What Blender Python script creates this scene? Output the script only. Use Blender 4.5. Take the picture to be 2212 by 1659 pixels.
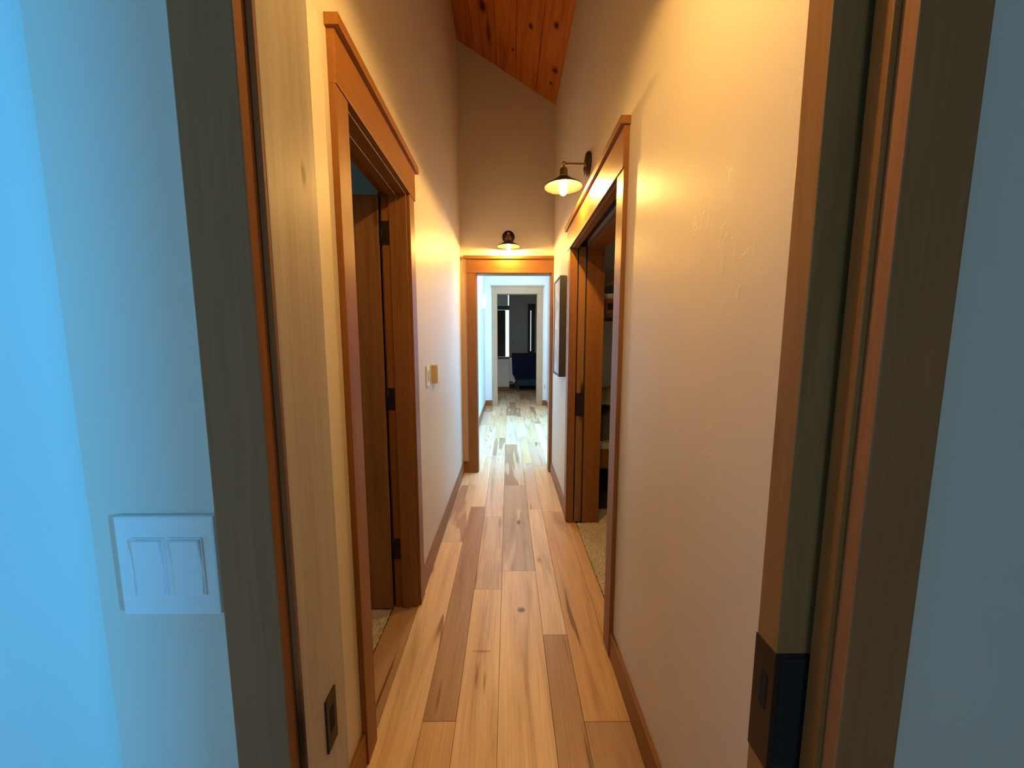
import bpy, bmesh, math, random
from mathutils import Vector, Matrix
random.seed(7)
for o in list(bpy.data.objects): bpy.data.objects.remove(o)
scene = bpy.context.scene
COL = scene.collection
R = math.radians

# ------------------------------------------------------------------ camera
cam_d = bpy.data.cameras.new('camera'); cam = bpy.data.objects.new('camera', cam_d); COL.objects.link(cam)
cam_d.sensor_width = 36.0; cam_d.lens = 36.0*800.0/2212.0; cam_d.clip_start = 0.02
cam.location = (0, 0, 1.41); cam.rotation_euler = (R(90-6.5), 0, R(-0.6))
scene.camera = cam

# ------------------------------------------------------------------ view, world, daylight
vs = scene.view_settings
vs.view_transform = 'Standard'; vs.look = 'None'; vs.gamma = 1.0; vs.use_curve_mapping = False
vs.exposure = 0.26
world = bpy.data.worlds.new('world'); scene.world = world; world.use_nodes = True
bg = world.node_tree.nodes['Background']; bg.inputs[0].default_value = (0.45, 0.70, 1.0, 1); bg.inputs[1].default_value = 0.6

def area(name, loc, rot, sx, sy, power, col):
    l = bpy.data.lights.new(name, 'AREA'); l.shape = 'RECTANGLE'; l.size = sx; l.size_y = sy
    l.energy = power; l.color = col
    o = bpy.data.objects.new(name, l); COL.objects.link(o); o.location = loc; o.rotation_euler = rot
    return o
# bedroom window daylight (window stands in the bedroom's right wall, behind the camera)
bl_ = area('bedroom_daylight', (4.47, -2.06, 1.45), (0, R(90), R(-27)), 1.60, 0.28, 13.5, (0.06, 0.44, 1.0)); bl_.data.spread = R(28)
# added fill from behind the camera, through an invented rear window
area('bedroom_rear_fill', (.20, -3.27, 1.5), (R(90), 0, 0), 1.1, 1.1, 19, (0.38, 0.72, 1.0))
# landing daylight (windows in the landing's right wall, hidden by the end of the hall)
area('landing_daylight', (1.32, 5.45, 1.55), (0, R(90), 0), 2.0, 2.3, 150, (0.13, 0.54, 1.0))
area('landing_overhead_fill', (.30, 6.05, 3.42), (0, 0, 0), 1.0, 2.6, 50, (1.0, 0.89, 0.80))  # added overhead fill to balance the landing, through an invented skylight
# side rooms: weak daylight at left, added fills in the far and bunk rooms
area('left_room_daylight', (-3.35, 1.2, 1.5), (0, R(-90), 0), 1.0, 1.0, 3.0, (0.35, 0.75, 1.0))
area('far_room_fill', (2.85, 9.2, 1.5), (0, R(90), 0), 1.0, 1.0, 0.9, (1.0, 0.92, 0.8))  # added fill for the sheet and bed, no window on this side
area('bunk_room_fill', (3.36, 2.0, 1.5), (0, R(90), 0), 1.0, 1.0, 2.2, (1.0, 0.86, 0.62))  # added fill to lift the bunk bed, no window there
LAMP_W = 32.0; LAMP_COL = (1.0, 0.565, 0.145)     # filament lamps of the hall sconces

# ------------------------------------------------------------------ material helpers
def newmat(name):
    m = bpy.data.materials.new(name); m.use_nodes = True
    nt = m.node_tree; b = nt.nodes['Principled BSDF']
    return m, nt, b
def N(nt, t, **kw):
    n = nt.nodes.new(t)
    for k, v in kw.items():
        if k.startswith('i_'):
            n.inputs[k[2:].replace('_', ' ')].default_value = v
        else: setattr(n, k, v)
    return n
def L(nt, a, b): nt.links.new(a, b)
def ramp(nt, fac, stops):
    r = nt.nodes.new('ShaderNodeValToRGB'); e = r.color_ramp.elements
    while len(e) < len(stops): e.new(0.5)
    for k, (p, c) in enumerate(stops): e[k].position = p; e[k].color = tuple(c)+(1,) if len(c) == 3 else c
    L(nt, fac, r.inputs[0]); return r
def mixc(nt, fac, a, b, mode='MIX'):
    m = nt.nodes.new('ShaderNodeMix'); m.data_type = 'RGBA'; m.blend_type = mode
    for s, v in ((m.inputs[0], fac), (m.inputs[6], a), (m.inputs[7], b)):
        if hasattr(v, 'links') : L(nt, v, s)
        elif isinstance(v, (int, float)): s.default_value = v
        else: s.default_value = tuple(v)+(1,) if len(v) == 3 else v
    return m.outputs[2]
def mth(nt, op, a, b=None, clamp=False):
    m = nt.nodes.new('ShaderNodeMath'); m.operation = op; m.use_clamp = clamp
    for s, v in ((m.inputs[0], a), (m.inputs[1], b)):
        if v is None: continue
        if hasattr(v, 'links'): L(nt, v, s)
        else: s.default_value = v
    return m.outputs[0]
def pos_map(nt, scale, rnd=True):
    g = N(nt, 'ShaderNodeNewGeometry')
    mp = N(nt, 'ShaderNodeMapping'); mp.inputs['Scale'].default_value = scale
    if rnd:
        oi = N(nt, 'ShaderNodeObjectInfo')
        off = N(nt, 'ShaderNodeVectorMath', operation='SCALE'); off.inputs[0].default_value = (17, 23, 31)
        L(nt, oi.outputs['Random'], off.inputs['Scale'])
        ad = N(nt, 'ShaderNodeVectorMath', operation='ADD')
        L(nt, g.outputs['Position'], ad.inputs[0]); L(nt, off.outputs[0], ad.inputs[1])
        L(nt, ad.outputs[0], mp.inputs['Vector'])
    else: L(nt, g.outputs['Position'], mp.inputs['Vector'])
    return mp.outputs[0]
def knot_at(nt, col, c, rad, dark=(0.13, 0.08, 0.06)):
    # one knot at a fixed place on a board (dark core, paler swirl round it)
    g = N(nt, 'ShaderNodeNewGeometry')
    sb = N(nt, 'ShaderNodeVectorMath', operation='SUBTRACT'); L(nt, g.outputs['Position'], sb.inputs[0]); sb.inputs[1].default_value = c
    dv = N(nt, 'ShaderNodeVectorMath', operation='DIVIDE'); L(nt, sb.outputs[0], dv.inputs[0]); dv.inputs[1].default_value = rad
    ln = N(nt, 'ShaderNodeVectorMath', operation='LENGTH'); L(nt, dv.outputs[0], ln.inputs[0])
    nz = N(nt, 'ShaderNodeTexNoise', i_Scale=60.0, i_Detail=2.0); L(nt, g.outputs['Position'], nz.inputs['Vector'])
    d = mth(nt, 'ADD', ln.outputs['Value'], mth(nt, 'MULTIPLY', mth(nt, 'SUBTRACT', nz.outputs['Fac'], 0.5), 0.9))
    k = ramp(nt, mth(nt, 'MULTIPLY', d, 0.25), [(0.0, dark), (0.16, [x*1.6 for x in dark]), (0.27, (0.72, 0.66, 0.6)), (0.42, (1.0, 0.98, 0.95)), (0.6, (1, 1, 1))])
    return mixc(nt, 1.0, col, k.outputs[0], 'MULTIPLY')
def axis_scale(axis, along, across):
    s = [across]*3; s['XYZ'.index(axis)] = along; return tuple(s)

def wood(name, axis, light, dark, rough=0.42, knots=True, spec=0.3, knot_size=0.16, marks=()):
    m, nt, b = newmat(name)
    v1 = pos_map(nt, axis_scale(axis, 0.9, 14))
    n1 = N(nt, 'ShaderNodeTexNoise', i_Scale=1.0, i_Detail=5.0, i_Roughness=0.6, i_Distortion=1.4); L(nt, v1, n1.inputs['Vector'])
    c1 = ramp(nt, n1.outputs['Fac'], [(0.30, dark), (0.50, [(a*.7+c*.3) for a, c in zip(light, dark)]), (0.68, light)])
    v2 = pos_map(nt, axis_scale(axis, 5, 190))
    n2 = N(nt, 'ShaderNodeTexNoise', i_Scale=1.0, i_Detail=3.0); L(nt, v2, n2.inputs['Vector'])
    g2 = ramp(nt, n2.outputs['Fac'], [(0.3, (0.88, 0.87, 0.86)), (0.7, (1.03, 1.03, 1.03))])
    col = mixc(nt, 1.0, c1.outputs[0], g2.outputs[0], 'MULTIPLY')
    if knots:
        v3 = pos_map(nt, axis_scale(axis, 1.5, 5.5))
        vo = N(nt, 'ShaderNodeTexVoronoi', i_Scale=1.0); L(nt, v3, vo.inputs['Vector'])
        nz = N(nt, 'ShaderNodeTexNoise', i_Scale=24.0); L(nt, pos_map(nt, (1, 1, 1)), nz.inputs['Vector'])
        d = mth(nt, 'ADD', vo.outputs['Distance'], mth(nt, 'MULTIPLY', mth(nt, 'SUBTRACT', nz.outputs['Fac'], 0.5), 0.10))
        k = ramp(nt, d, [(0.0, (0.10, 0.07, 0.05)), (knot_size*.45, (0.30, 0.22, 0.17)), (knot_size*.75, (0.8, 0.75, 0.72)), (knot_size, (1, 1, 1))])
        col = mixc(nt, 1.0, col, k.outputs[0], 'MULTIPLY')
    for mk in marks: col = knot_at(nt, col, *mk)
    L(nt, col, b.inputs['Base Color'])
    b.inputs['Roughness'].default_value = rough; b.inputs['Specular IOR Level'].default_value = spec
    bp = N(nt, 'ShaderNodeBump', i_Strength=0.10, i_Distance=0.001); L(nt, n2.outputs['Fac'], bp.inputs['Height']); L(nt, bp.outputs[0], b.inputs['Normal'])
    return m

TL, TD = (0.30, 0.128, 0.034), (0.22, 0.086, 0.020)
WX, WY, WZ = (wood('trim_wood_'+a.lower(), a, TL, TD) for a in 'XYZ')
DZ = wood('door_wood_z', 'Z', (0.31, 0.155, 0.052), (0.23, 0.105, 0.034), 0.42)
PINE = wood('ceiling_pine', 'Y', (0.62, 0.20, 0.035), (0.38, 0.085, 0.012), 0.45, True, 0.3, 0.13,
            [((-.205, 3.325, 4.112), (.030, .055, .3)), ((-.17, 3.56, 4.09), (.018, .11, .3), (.3, .2, .15)), ((.183, 3.217, 3.88), (.014, .026, .3)), ((.366, 3.064, 3.77), (.017, .028, .3)),
             ((.409, 3.487, 3.744), (.022, .030, .3)), ((.393, 3.664, 3.753), (.012, .018, .3)), ((.045, 3.566, 3.962), (.010, .018, .3))])
JAMBX = wood('pale_wood_x', 'X', (0.54, 0.37, 0.23), (0.45, 0.29, 0.165), 0.42, True, 0.3)
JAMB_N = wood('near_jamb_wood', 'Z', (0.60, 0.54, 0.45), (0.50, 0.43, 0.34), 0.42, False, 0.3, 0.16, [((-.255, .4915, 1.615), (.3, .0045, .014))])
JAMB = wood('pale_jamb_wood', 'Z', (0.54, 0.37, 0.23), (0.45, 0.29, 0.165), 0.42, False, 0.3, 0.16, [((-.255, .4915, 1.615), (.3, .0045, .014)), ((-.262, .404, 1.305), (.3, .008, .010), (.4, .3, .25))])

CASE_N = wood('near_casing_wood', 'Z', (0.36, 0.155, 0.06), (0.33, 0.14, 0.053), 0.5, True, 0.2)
ABSORB = wood('dark_bounce_absorber', 'Z', (0.10, 0.055, 0.028), (0.06, 0.03, 0.015), 0.5)  # dark finish added on unseen bedroom surfaces to cut bounced blue light
def floor_mat():
    m, nt, b = newmat('hickory_plank')
    oi = N(nt, 'ShaderNodeObjectInfo')
    base = oi.outputs['Color']; alpha = oi.outputs['Alpha']
    # sapwood / heartwood patches with crisp wavy borders running along the board
    v1 = pos_map(nt, (7.0, 0.75, 1))
    n1 = N(nt, 'ShaderNodeTexNoise', i_Scale=1.0, i_Detail=2.0, i_Roughness=0.45, i_Distortion=0.5); L(nt, v1, n1.inputs['Vector'])
    thr = mth(nt, 'SUBTRACT', n1.outputs['Fac'], mth(nt, 'SUBTRACT', 0.80, mth(nt, 'MULTIPLY', alpha, 0.52)))
    patch = mth(nt, 'MULTIPLY', thr, 28.0, True)
    sap = mixc(nt, 0.72, base, (0.86, 0.67, 0.46))
    col = mixc(nt, patch, base, sap)
    # broad tone drift
    v2 = pos_map(nt, (9, 0.8, 1))
    n2 = N(nt, 'ShaderNodeTexNoise', i_Scale=1.0, i_Detail=5.0, i_Roughness=0.62, i_Distortion=1.1); L(nt, v2, n2.inputs['Vector'])
    t2 = ramp(nt, n2.outputs['Fac'], [(0.28, (0.58, 0.48, 0.40)), (0.40, (0.86, 0.82, 0.78)), (0.52, (1.0, 0.98, 0.96)), (0.75, (1.10, 1.10, 1.10))])
    col = mixc(nt, 1.0, col, t2.outputs[0], 'MULTIPLY')
    # fine grain
    v3 = pos_map(nt, (170, 3.0, 1))
    n3 = N(nt, 'ShaderNodeTexNoise', i_Scale=1.0, i_Detail=3.0); L(nt, v3, n3.inputs['Vector'])
    t3 = ramp(nt, n3.outputs['Fac'], [(0.3, (0.88, 0.86, 0.84)), (0.65, (1.03, 1.03, 1.03))])
    col = mixc(nt, 1.0, col, t3.outputs[0], 'MULTIPLY')
    # knots and mineral streaks
    v4 = pos_map(nt, (5.0, 1.9, 1))
    vo = N(nt, 'ShaderNodeTexVoronoi', i_Scale=1.0); L(nt, v4, vo.inputs['Vector'])
    nz = N(nt, 'ShaderNodeTexNoise', i_Scale=40.0); L(nt, pos_map(nt, (1, 1, 1)), nz.inputs['Vector'])
    d = mth(nt, 'ADD', vo.outputs['Distance'], mth(nt, 'MULTIPLY', mth(nt, 'SUBTRACT', nz.outputs['Fac'], 0.5), 0.07))
    k = ramp(nt, d, [(0.0, (0.14, 0.09, 0.07)), (0.045, (0.30, 0.22, 0.18)), (0.075, (0.82, 0.78, 0.75)), (0.13, (1, 1, 1))])
    col = mixc(nt, 1.0, col, k.outputs[0], 'MULTIPLY')
    v5 = pos_map(nt, (26, 1.6, 1))
    n5 = N(nt, 'ShaderNodeTexNoise', i_Scale=1.0, i_Detail=1.0, i_Distortion=0.8); L(nt, v5, n5.inputs['Vector'])
    t5 = ramp(nt, n5.outputs['Fac'], [(0.0, (0.35, 0.22, 0.15)), (0.225, (0.45, 0.3, 0.22)), (0.275, (1, 1, 1))])
    col = mixc(nt, 1.0, col, t5.outputs[0], 'MULTIPLY')
    for mk in (((.061, 1.812, 0), (.011, .016, .3)), ((.076, 1.812, 0), (.011, .016, .3)), ((-.135, 1.425, 0), (.006, .05, .3), (.35, .22, .15)), ((-.12, 1.55, 0), (.03, .006, .3), (.4, .26, .18)), ((-.10, 1.40, 0), (.004, .04, .3), (.4, .28, .2))): col = knot_at(nt, col, *mk)
    L(nt, col, b.inputs['Base Color'])
    b.inputs['Roughness'].default_value = 0.36; b.inputs['Specular IOR Level'].default_value = 0.5
    bp = N(nt, 'ShaderNodeBump', i_Strength=0.12, i_Distance=0.001); L(nt, n3.outputs['Fac'], bp.inputs['Height']); L(nt, bp.outputs[0], b.inputs['Normal'])
    return m
HICK = floor_mat()

def drywall(name, col, rough=0.5, bump=0.35):
    m, nt, b = newmat(name)
    v = pos_map(nt, (1, 1, 1), False)
    n1 = N(nt, 'ShaderNodeTexNoise', i_Scale=2.2, i_Detail=2.0, i_Distortion=0.6); L(nt, v, n1.inputs['Vector'])
    n2 = N(nt, 'ShaderNodeTexNoise', i_Scale=16.0, i_Detail=4.0, i_Roughness=0.6, i_Distortion=1.8); L(nt, v, n2.inputs['Vector'])
    # trowel nicks: sparse
    n3 = N(nt, 'ShaderNodeTexNoise', i_Scale=5.0, i_Detail=0.0); L(nt, v, n3.inputs['Vector'])
    msk = ramp(nt, n3.outputs['Fac'], [(0.60, (0, 0, 0)), (0.68, (1, 1, 1))])
    nick = ramp(nt, n2.outputs['Fac'], [(0.58, (0, 0, 0)), (0.62, (1, 1, 1))])
    h = mth(nt, 'MULTIPLY', msk.outputs[0], nick.outputs[0])
    h = mth(nt, 'ADD', mth(nt, 'MULTIPLY', h, 0.10), mth(nt, 'MULTIPLY', n1.outputs['Fac'], 1.0))
    n4 = N(nt, 'ShaderNodeTexNoise', i_Scale=160.0, i_Detail=2.0); L(nt, v, n4.inputs['Vector'])
    h = mth(nt, 'ADD', h, mth(nt, 'MULTIPLY', n4.outputs['Fac'], 0.025))
    bp = N(nt, 'ShaderNodeBump', i_Strength=bump, i_Distance=0.012); L(nt, h, bp.inputs['Height']); L(nt, bp.outputs[0], b.inputs['Normal'])
    c = ramp(nt, n1.outputs['Fac'], [(0.3, [x*.97 for x in col]), (0.7, [min(1, x*1.02) for x in col])])
    L(nt, c.outputs[0], b.inputs['Base Color'])
    b.inputs['Roughness'].default_value = rough; b.inputs['Specular IOR Level'].default_value = 0.35
    return m
WALL = drywall('cream_drywall', (0.72, 0.66, 0.57), 0.45)
WHITE_PAINT = drywall('white_paint', (0.80, 0.80, 0.78), 0.45, 0.05)

def plain(name, col, rough=0.5, metal=0.0, spec=0.5, noise=0.06, scale=30.0, bump=0.0):
    m, nt, b = newmat(name)
    n = N(nt, 'ShaderNodeTexNoise', i_Scale=scale, i_Detail=3.0); L(nt, pos_map(nt, (1, 1, 1), False), n.inputs['Vector'])
    c = ramp(nt, n.outputs['Fac'], [(0.3, [max(0, x*(1-noise)) for x in col]), (0.7, [min(1, x*(1+noise)) for x in col])])
    L(nt, c.outputs[0], b.inputs['Base Color'])
    b.inputs['Roughness'].default_value = rough; b.inputs['Metallic'].default_value = metal; b.inputs['Specular IOR Level'].default_value = spec
    if bump:
        bp = N(nt, 'ShaderNodeBump', i_Strength=bump, i_Distance=0.004); L(nt, n.outputs['Fac'], bp.inputs['Height']); L(nt, bp.outputs[0], b.inputs['Normal'])
    return m
BRONZE = plain('dark_bronze', (0.035, 0.022, 0.016), 0.45, 0.6)
BLACK = plain('black_metal', (0.012, 0.011, 0.010), 0.5, 0.3)
HOLE = plain('black_recess', (0.004, 0.004, 0.004), 0.9)
BRASS = plain('aged_brass', (0.30, 0.19, 0.08), 0.35, 0.9)
SHADE_M = plain('shade_metal', (0.035, 0.027, 0.018), 0.5, 0.3)
PLASTIC = plain('white_plastic', (0.78, 0.78, 0.76), 0.3, noise=0.01)
ALMOND = plain('almond_plastic', (0.62, 0.50, 0.33), 0.4, noise=0.02)
GREYP = plain('grey_plastic', (0.42, 0.42, 0.43), 0.4, noise=0.02)
CARPET = plain('cream_carpet', (0.60, 0.52, 0.40), 0.95, spec=0.1, noise=0.14, scale=90.0, bump=0.4)
FRAME = plain('black_frame_wood', (0.030, 0.022, 0.015), 0.4, noise=0.2)
NAVY = plain('navy_cover', (0.012, 0.018, 0.050), 0.85, spec=0.2, noise=0.2, scale=40, bump=0.3)
NAVY2 = plain('slate_bench_fabric', (0.030, 0.055, 0.085), 0.85, spec=0.2, noise=0.2, scale=60, bump=0.3)
SHEET = plain('white_sheet', (0.82, 0.80, 0.74), 0.8, spec=0.2, noise=0.04, scale=20, bump=0.2)
QUILT = plain('tan_quilt', (0.50, 0.40, 0.26), 0.9, spec=0.2, noise=0.18, scale=25, bump=0.4)
SHADE_F = plain('dark_roman_shade', (0.055, 0.045, 0.032), 0.9, spec=0.1, noise=0.2, scale=50)
DARKTRIM = plain('dark_window_trim', (0.05, 0.032, 0.018), 0.45)
UNDER = plain('subfloor', (0.08, 0.05, 0.03), 0.9)

def throw_mat():
    m, nt, b = newmat('patterned_throw')
    v = pos_map(nt, (34, 34, 34), False)
    w = N(nt, 'ShaderNodeTexWave', wave_type='BANDS', bands_direction='DIAGONAL', i_Scale=0.6, i_Distortion=0.0); L(nt, v, w.inputs['Vector'])
    c = ramp(nt, w.outputs['Fac'], [(0.80, (0.02, 0.017, 0.015)), (0.84, (0.55, 0.48, 0.36))])
    L(nt, c.outputs[0], b.inputs['Base Color']); b.inputs['Roughness'].default_value = 0.9
    return m
THROW = throw_mat()
def canvas_mat():
    m, nt, b = newmat('pale_canvas')
    v = pos_map(nt, (1, 1, 1), False)
    n = N(nt, 'ShaderNodeTexNoise', i_Scale=9.0, i_Detail=6.0, i_Distortion=0.8); L(nt, v, n.inputs['Vector'])
    c = ramp(nt, n.outputs['Fac'], [(0.3, (0.30, 0.38, 0.50)), (0.55, (0.50, 0.60, 0.74)), (0.70, (0.80, 0.82, 0.84)), (0.80, (0.75, 0.50, 0.30))])
    L(nt, c.outputs[0], b.inputs['Base Color']); b.inputs['Roughness'].default_value = 0.6
    return m
CANVAS = canvas_mat()
def emit(name, col, s):
    m, nt, b = newmat(name)
    b.inputs['Base Color'].default_value = (*col, 1); b.inputs['Emission Color'].default_value = (*col, 1); b.inputs['Emission Strength'].default_value = s
    return m
def bulb_mat():
    m, nt, b = newmat('glowing_bulb_glass')
    t = N(nt, 'ShaderNodeBsdfTransparent'); e = N(nt, 'ShaderNodeEmission'); e.inputs[0].default_value = (1.0, 0.62, 0.22, 1); e.inputs[1].default_value = 7.0
    a = N(nt, 'ShaderNodeAddShader'); L(nt, t.outputs[0], a.inputs[0]); L(nt, e.outputs[0], a.inputs[1]); L(nt, a.outputs[0], nt.nodes['Material Output'].inputs[0])
    return m
BULB_M = bulb_mat(); FILAMENT = emit('filament', (1.0, 0.7, 0.3), 60.0)
DAYPANE = emit('daylit_pane', (0.92, 0.95, 0.90), 0.75)
def pane_mat():
    m, nt, b = newmat('window_glass')
    t = N(nt, 'ShaderNodeBsdfTransparent'); g = N(nt, 'ShaderNodeBsdfGlossy'); g.inputs['Roughness'].default_value = 0.02
    mx = N(nt, 'ShaderNodeMixShader'); mx.inputs[0].default_value = 0.06
    L(nt, t.outputs[0], mx.inputs[1]); L(nt, g.outputs[0], mx.inputs[2]); L(nt, mx.outputs[0], nt.nodes['Material Output'].inputs[0])
    return m
GLASS = pane_mat()

# ------------------------------------------------------------------ mesh helpers
def bxm(bm, x0, x1, y0, y1, z0, z1):
    vs_ = [bm.verts.new((x, y, z)) for x in (x0, x1) for y in (y0, y1) for z in (z0, z1)]
    for f in ((0, 1, 3, 2), (4, 6, 7, 5), (0, 4, 5, 1), (2, 3, 7, 6), (0, 2, 6, 4), (1, 5, 7, 3)):
        bm.faces.new([vs_[i] for i in f])
def link(name, bm, mat, parent=None, smooth=False):
    me = bpy.data.meshes.new(name); bmesh.ops.recalc_face_normals(bm, faces=bm.faces); bm.to_mesh(me); bm.free()
    if mat: me.materials.append(mat)
    if smooth:
        for p in me.polygons: p.use_smooth = True
    o = bpy.data.objects.new(name, me); COL.objects.link(o)
    if parent is not None: o.parent = parent
    return o
def box(name, x0, x1, y0, y1, z0, z1, mat, parent=None, bev=0.0):
    bm = bmesh.new(); bxm(bm, min(x0, x1), max(x0, x1), min(y0, y1), max(y0, y1), min(z0, z1), max(z0, z1))
    if bev: bmesh.ops.bevel(bm, geom=bm.edges[:], offset=bev, segments=2, affect='EDGES', profile=0.6)
    return link(name, bm, mat, parent)
def boxes(name, lst, mat, parent=None):
    bm = bmesh.new()
    for b in lst: bxm(bm, *b)
    return link(name, bm, mat, parent)
def lathe(bm, prof, M=Matrix.Identity(4), seg=28, close=False):
    rings = []
    for r, z in prof:
        rings.append([bm.verts.new(M @ Vector((r*math.cos(2*math.pi*k/seg), r*math.sin(2*math.pi*k/seg), z))) for k in range(seg)])
    pairs = list(zip(rings, rings[1:])) + ([(rings[-1], rings[0])] if close else [])
    for a, b in pairs:
        for k in range(seg): bm.faces.new((a[k], a[(k+1) % seg], b[(k+1) % seg], b[k]))
    if not close:
        bm.faces.new(rings[0][::-1]); bm.faces.new(rings[-1])
def empty(name, loc=(0, 0, 0), rz=0):
    o = bpy.data.objects.new(name, None); COL.objects.link(o); o.location = loc; o.rotation_euler = (0, 0, rz); o.empty_display_size = 0.05
    return o
def tag(o, label, cat, group=None, kind=None):
    o['label'] = label; o['category'] = cat
    if group: o['group'] = group
    if kind: o['kind'] = kind
    return o
def struct(o, label, cat): return tag(o, label, cat, kind='structure')

# ------------------------------------------------------------------ key dimensions
WL, WR = -0.487, 0.468            # hall side faces of the hall walls
CT = 0.019                        # casing thickness
HD = 2.108                        # opening height
CAP0, CAP1 = 2.245, 2.275
ZT = 4.7
B0, B1 = 0.413, 0.527             # bedroom wall, bedroom face and hall face
E0, E1 = 3.90, 4.014              # wall at the end of the hall
D0, D1 = 8.15, 8.27               # far doorway wall
LWT = -0.601; RWT = 0.700         # room side faces of the hall walls
LD0, LD1 = 1.175, 1.855           # left door opening
RD0, RD1 = 1.605, 2.77            # right door opening

# ------------------------------------------------------------------ walls
struct(boxes('wall_left', [(LWT, WL, B1, LD0, 0, ZT), (LWT, WL, LD1, E1, 0, ZT), (LWT, WL, LD0, LD1, HD+.02, ZT)], WALL),
       'cream drywall on the left side of the hall, around the left doorway', 'wall')
struct(boxes('wall_right', [(WR, RWT, B1, RD0, 0, ZT), (WR, RWT, RD0, RD1, HD+.02, ZT), (WR, .503, RD1, E1, 0, ZT), (.577, RWT, RD1, E1, 0, ZT)], WALL),
       'cream trowelled drywall on the right side of the hall', 'wall')
struct(boxes('wall_end', [(WL, -.342, E0, E1, 0, ZT), (.448, WR+.03, E0, E1, 0, ZT), (-.342, .448, E0, E1, HD+.012, ZT)], WALL),
       'tall cream wall at the end of the hall above the lit doorway', 'wall')
struct(boxes('wall_near', [(-3.6, -.282, B0, B1, 0, ZT), (.418, 1.16, B0, .434, 0, 2.14), (.418, 1.16, .490, B1, 0, 2.14), (1.16, 4.5, B0, B1, 0, 2.14),
       (-.282, 4.5, B0, B1, 2.14, ZT)], WALL), 'bedroom wall around the near pocket doorway', 'wall')
# bedroom shell
struct(boxes('wall_bedroom_left', [(-.60, -.484, -3.2, B0, 0, 2.75)], WALL), 'blue-lit bedroom wall at the left edge of the photo', 'wall')
struct(boxes('wall_bedroom_rear', [(-.60, -.38, -3.3, -3.2, 0, 2.75), (.78, 4.4, -3.3, -3.2, 0, 2.75), (-.38, .78, -3.3, -3.2, 0, .92), (-.38, .78, -3.3, -3.2, 2.08, 2.75)], WALL), 'bedroom wall behind the camera', 'wall')
struct(boxes('wall_bedroom_shade_block', [(.70, 4.4, -.166, B0, 0, 2.75)], ABSORB), 'unseen block added to shadow the doorway from the bedroom window', 'wall')  # out-of-view blocker, keeps the window beam off casing and jamb
wy0, wy1, wz0, wz1 = -2.22, -1.90, .65, 2.25
struct(boxes('wall_bedroom_right', [(4.4, 4.55, -3.2, wy0, 0, 2.75), (4.4, 4.55, wy1, -.166, 0, 2.75), (4.4, 4.55, wy0, wy1, 0, wz0), (4.4, 4.55, wy0, wy1, wz1, 2.75)], ABSORB),
       'bedroom wall with the narrow window, outside the photo', 'wall')
struct(boxes('ceiling_bedroom', [(-.6, 4.55, -3.3, B0, 2.75, 2.85)], ABSORB), 'bedroom ceiling above the camera', 'ceiling')
w = empty('window_1', (4.42, (wy0+wy1)/2, wz0)); struct(w, 'bedroom window that sheds the blue daylight', 'window')
def child_box(name, p, *a, **k):
    o = box(name, *a, **k); o.parent = p; o.matrix_parent_inverse = Matrix.Translation(-Vector(p.location)); return o
for a in ((wy0, wy0+.02, wz0, wz1), (wy1-.02, wy1, wz0, wz1), (wy0+.02, wy1-.02, wz0, wz0+.04), (wy0+.02, wy1-.02, wz1-.04, wz1)):
    child_box('window_frame', w, 4.40, 4.44, *a, WX)
child_box('pane', w, 4.418, 4.422, wy0+.02, wy1-.02, wz0+.04, wz1-.04, GLASS)

w = empty('rear_fill_window', (.2, -3.22, .92)); struct(w, 'unseen window added behind the camera for fill light', 'window')  # invented opening for the rear fill
for a in ((-.38, -.34, .92, 2.08), (.74, .78, .92, 2.08), (-.34, .74, .92, .96), (-.34, .74, 2.04, 2.08)): child_box('window_frame', w, a[0], a[1], -3.24, -3.20, a[2], a[3], WX)
child_box('pane', w, -.34, .74, -3.222, -3.218, .96, 2.04, GLASS)

# left room shell
struct(boxes('wall_left_room_end', [(-3.5, LWT, 3.6, 3.7, 0, 2.6)], WALL), 'dim far wall of the room behind the left doorway', 'wall')
struct(boxes('wall_left_room_side', [(-3.6, -3.45, B1, 3.7, 0, 2.6)], WALL), 'dim side wall of the room behind the left doorway', 'wall')
struct(boxes('ceiling_left_room', [(-3.6, LWT, B1, 3.7, 2.6, 2.7)], WHITE_PAINT), 'ceiling of the room behind the left doorway', 'ceiling')
# right room shell
struct(boxes('wall_right_room_end', [(RWT, 3.5, 4.15, 4.25, 0, 2.6)], WALL), 'dark wall behind the bunk bed', 'wall')
struct(boxes('wall_right_room_side', [(3.4, 3.5, B1, 4.15, 0, 2.6)], WALL), 'dark far side wall of the bunk room', 'wall')
struct(boxes('ceiling_right_room', [(RWT, 3.5, B1, 4.25, 2.6, 2.7)], WHITE_PAINT), 'ceiling of the bunk room', 'ceiling')
# landing shell
struct(boxes('wall_landing_left', [(-.614, -.50, E1, D0, 0, 3.2)], WHITE_PAINT), 'pale blue-lit left wall of the landing beyond the hall', 'wall')
wa, wb, wc, wd = 4.30, 6.60, .45, 2.60
struct(boxes('wall_landing_right', [(1.10, 1.24, E1, wa, 0, 3.2), (1.10, 1.24, wb, 7.62, 0, 3.2), (1.10, 1.24, wa, wb, 0, wc), (1.10, 1.24, wa, wb, wd, 3.2), (.85, 1.24, 7.62, D0, 0, 3.2),
       (WR+.03, 1.24, E1-.02, E1+.15, 0, 3.2)], WHITE_PAINT), 'white right wall of the landing with its window', 'wall')
w = empty('window_2', (1.17, (wa+wb)/2, wc)); struct(w, 'landing window on the right that brightens the landing floor', 'window')
for a in ((wa, wa+.05, wc, wd), (wb-.05, wb, wc, wd), (wa+.05, wb-.05, wc, wc+.05), (wa+.05, wb-.05, wd-.05, wd), (5.43, 5.47, wc+.05, wd-.05)):
    child_box('window_frame', w, 1.15, 1.19, *a, WX)
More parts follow.
